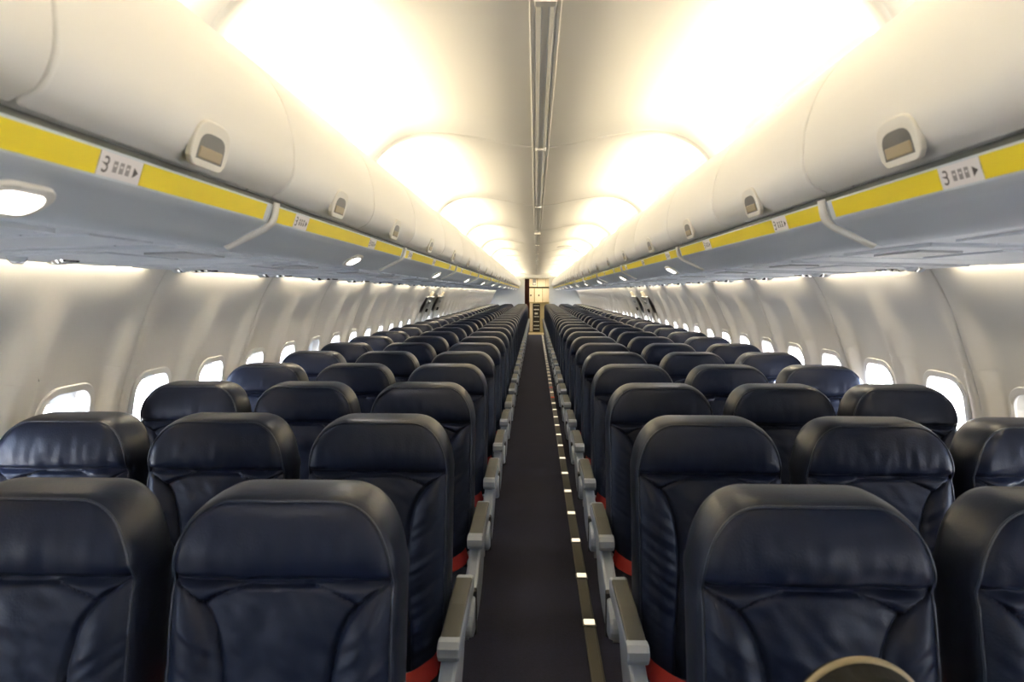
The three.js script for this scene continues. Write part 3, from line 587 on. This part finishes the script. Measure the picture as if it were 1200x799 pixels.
// ------------------------------------------------------------------ backpack on the first seat by the path lights
{
  const g = thing('backpack', 'black round-topped backpack with tan piping standing on a seat', 'backpack', undefined, [0.440, 0.525, -0.90]);
  const shape = []; for (let i = 0; i <= 24; i++) { const a = Math.PI * i / 24; shape.push([Math.cos(a) * 0.098, 0.398 + Math.sin(a) * 0.110]); } shape.unshift([0.125, 0.10], [0.115, 0.25]); shape.unshift([0.11, 0.0]); shape.push([-0.115, 0.25], [-0.125, 0.10], [-0.11, 0.0]);
  obj('bag_body', poly(shape, 0.09, 0.02, 4).translate(0, 0, -0.06), M.bag, g);
  const arc = new THREE.CatmullRomCurve3(shape.slice(1, -1).map(([x, y]) => new THREE.Vector3(x * 0.985, y, -0.032)));
  obj('piping', new THREE.TubeGeometry(arc, 80, 0.0065, 7), M.bagTrim, g);
  obj('front_pocket', rbox(0.18, 0.17, 0.04, 0.018, 0, 0.12, 0.045, 3), M.bag, g);
}
// ------------------------------------------------------------------ galley behind the doorway
{
  const D = D1 + 1.30, K = D / FOCAL, X = (px) => (px - 627.5) * K + CAMX, Y = (py) => EYE - (py - 343) * K, zf = -D;
  const g = thing('galley_unit', 'cream galley with compartment doors behind the rear doorway', 'galley', undefined, [0, 0, zf]);
  const slab = (name, x0, x1, y0, y1, z, t, mat, parent = g, r = 0.006) => obj(name, rbox(Math.abs(X(x1) - X(x0)), Math.abs(Y(y1) - Y(y0)), t, Math.min(r, t / 2.2), (X(x0) + X(x1)) / 2, (Y(y0) + Y(y1)) / 2, z), mat, parent);
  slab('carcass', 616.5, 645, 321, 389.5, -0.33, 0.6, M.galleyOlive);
  const doors = [['compartment_door', 619, 629, 326, 336], ['compartment_door', 630, 639, 326, 336], ['compartment_door', 639.4, 644, 326, 336], ['compartment_door', 617.6, 625.6, 338, 353.6], ['compartment_door', 626.8, 635.2, 338, 353.6], ['compartment_door', 636, 644, 338, 353.6]];
  for (const [n, a, b, c, d] of doors) { const m = slab(n, a, b, c, d, -0.02, 0.04, M.galley); const cx = (a + b) / 2; if (c > 337 && a < 630) obj('latch', rbox(0.05, 0.06, 0.02, 0.006, X(a + (b - a) * 0.55), Y(346), 0.005), M.black, m); }
  slab('oven_panel', 624.2, 628, 327, 334.4, 0.01, 0.02, M.psuDark); slab('oven_grille', 624.8, 627.4, 331.5, 333.6, 0.024, 0.012, M.steel);
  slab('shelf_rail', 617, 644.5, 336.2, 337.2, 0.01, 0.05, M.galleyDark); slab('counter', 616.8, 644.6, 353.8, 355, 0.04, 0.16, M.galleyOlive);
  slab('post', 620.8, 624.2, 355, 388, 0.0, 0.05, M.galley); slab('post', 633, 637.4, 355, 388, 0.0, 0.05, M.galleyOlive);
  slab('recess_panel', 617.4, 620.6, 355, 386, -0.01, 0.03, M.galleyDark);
  const t = thing('galley_trolley', 'dark galley trolley rack with pale horizontal slats under counter', 'trolley', undefined, [0, 0, zf]);
  slab('trolley_body', 624.4, 632.8, 355.6, 388.6, 0.03, 0.06, M.galleyDark, t);
  for (const [y, h, a, b] of [[357.5, 0.8, 625.5, 632], [361.8, 1.4, 625.6, 631.8], [366, 2.2, 626.4, 630.2], [370.4, 0.8, 625.6, 631.8], [376, 1.0, 625.4, 632], [380.6, 1.2, 625.4, 632], [384.6, 1.2, 625.4, 632]]) slab('slat', a, b, y, y + h, 0.066, 0.014, M.steel, t, 0.003);
  const l = thing('galley_light', 'bright warm ceiling lamp above the galley doorway', 'lamp', undefined, [0.03, 2.155, -D1 - 0.55]);
  obj('housing', rbox(0.62, 0.04, 0.30, 0.01, 0, 0.012, 0), M.binTrim, l); obj('diffuser', rbox(0.54, 0.014, 0.24, 0.004, 0, -0.012, 0), M.galleyGlow, l);
  scene.add(rectLight(new THREE.Color().setRGB(1, 0.84, 0.58), GALLEY, 0.24, 0.5, [0.03, 2.125, -D1 - 0.55], [0.03, 0, -D1 - 0.75]));
  const cg = gridGeo(40, 6, (u, v) => { const x = lerp(-0.45, -0.25, u); return [x, lerp(0.1, 2.06, v), -D1 - 0.13 + 0.025 * Math.sin(u * 34) * (1 - 0.3 * v)]; });
  const cur = thing('doorway_curtain', 'dark maroon pleated curtain drawn aside in the galley doorway', 'curtain');
  obj('cloth', cg, M.curtain, cur); obj('curtain_rod', new THREE.CylinderGeometry(0.01, 0.01, 0.9, 8).rotateZ(Math.PI / 2).translate(0.03, 2.075, -D1 - 0.13), M.metal, cur);
}
renderer.render(scene, camera);
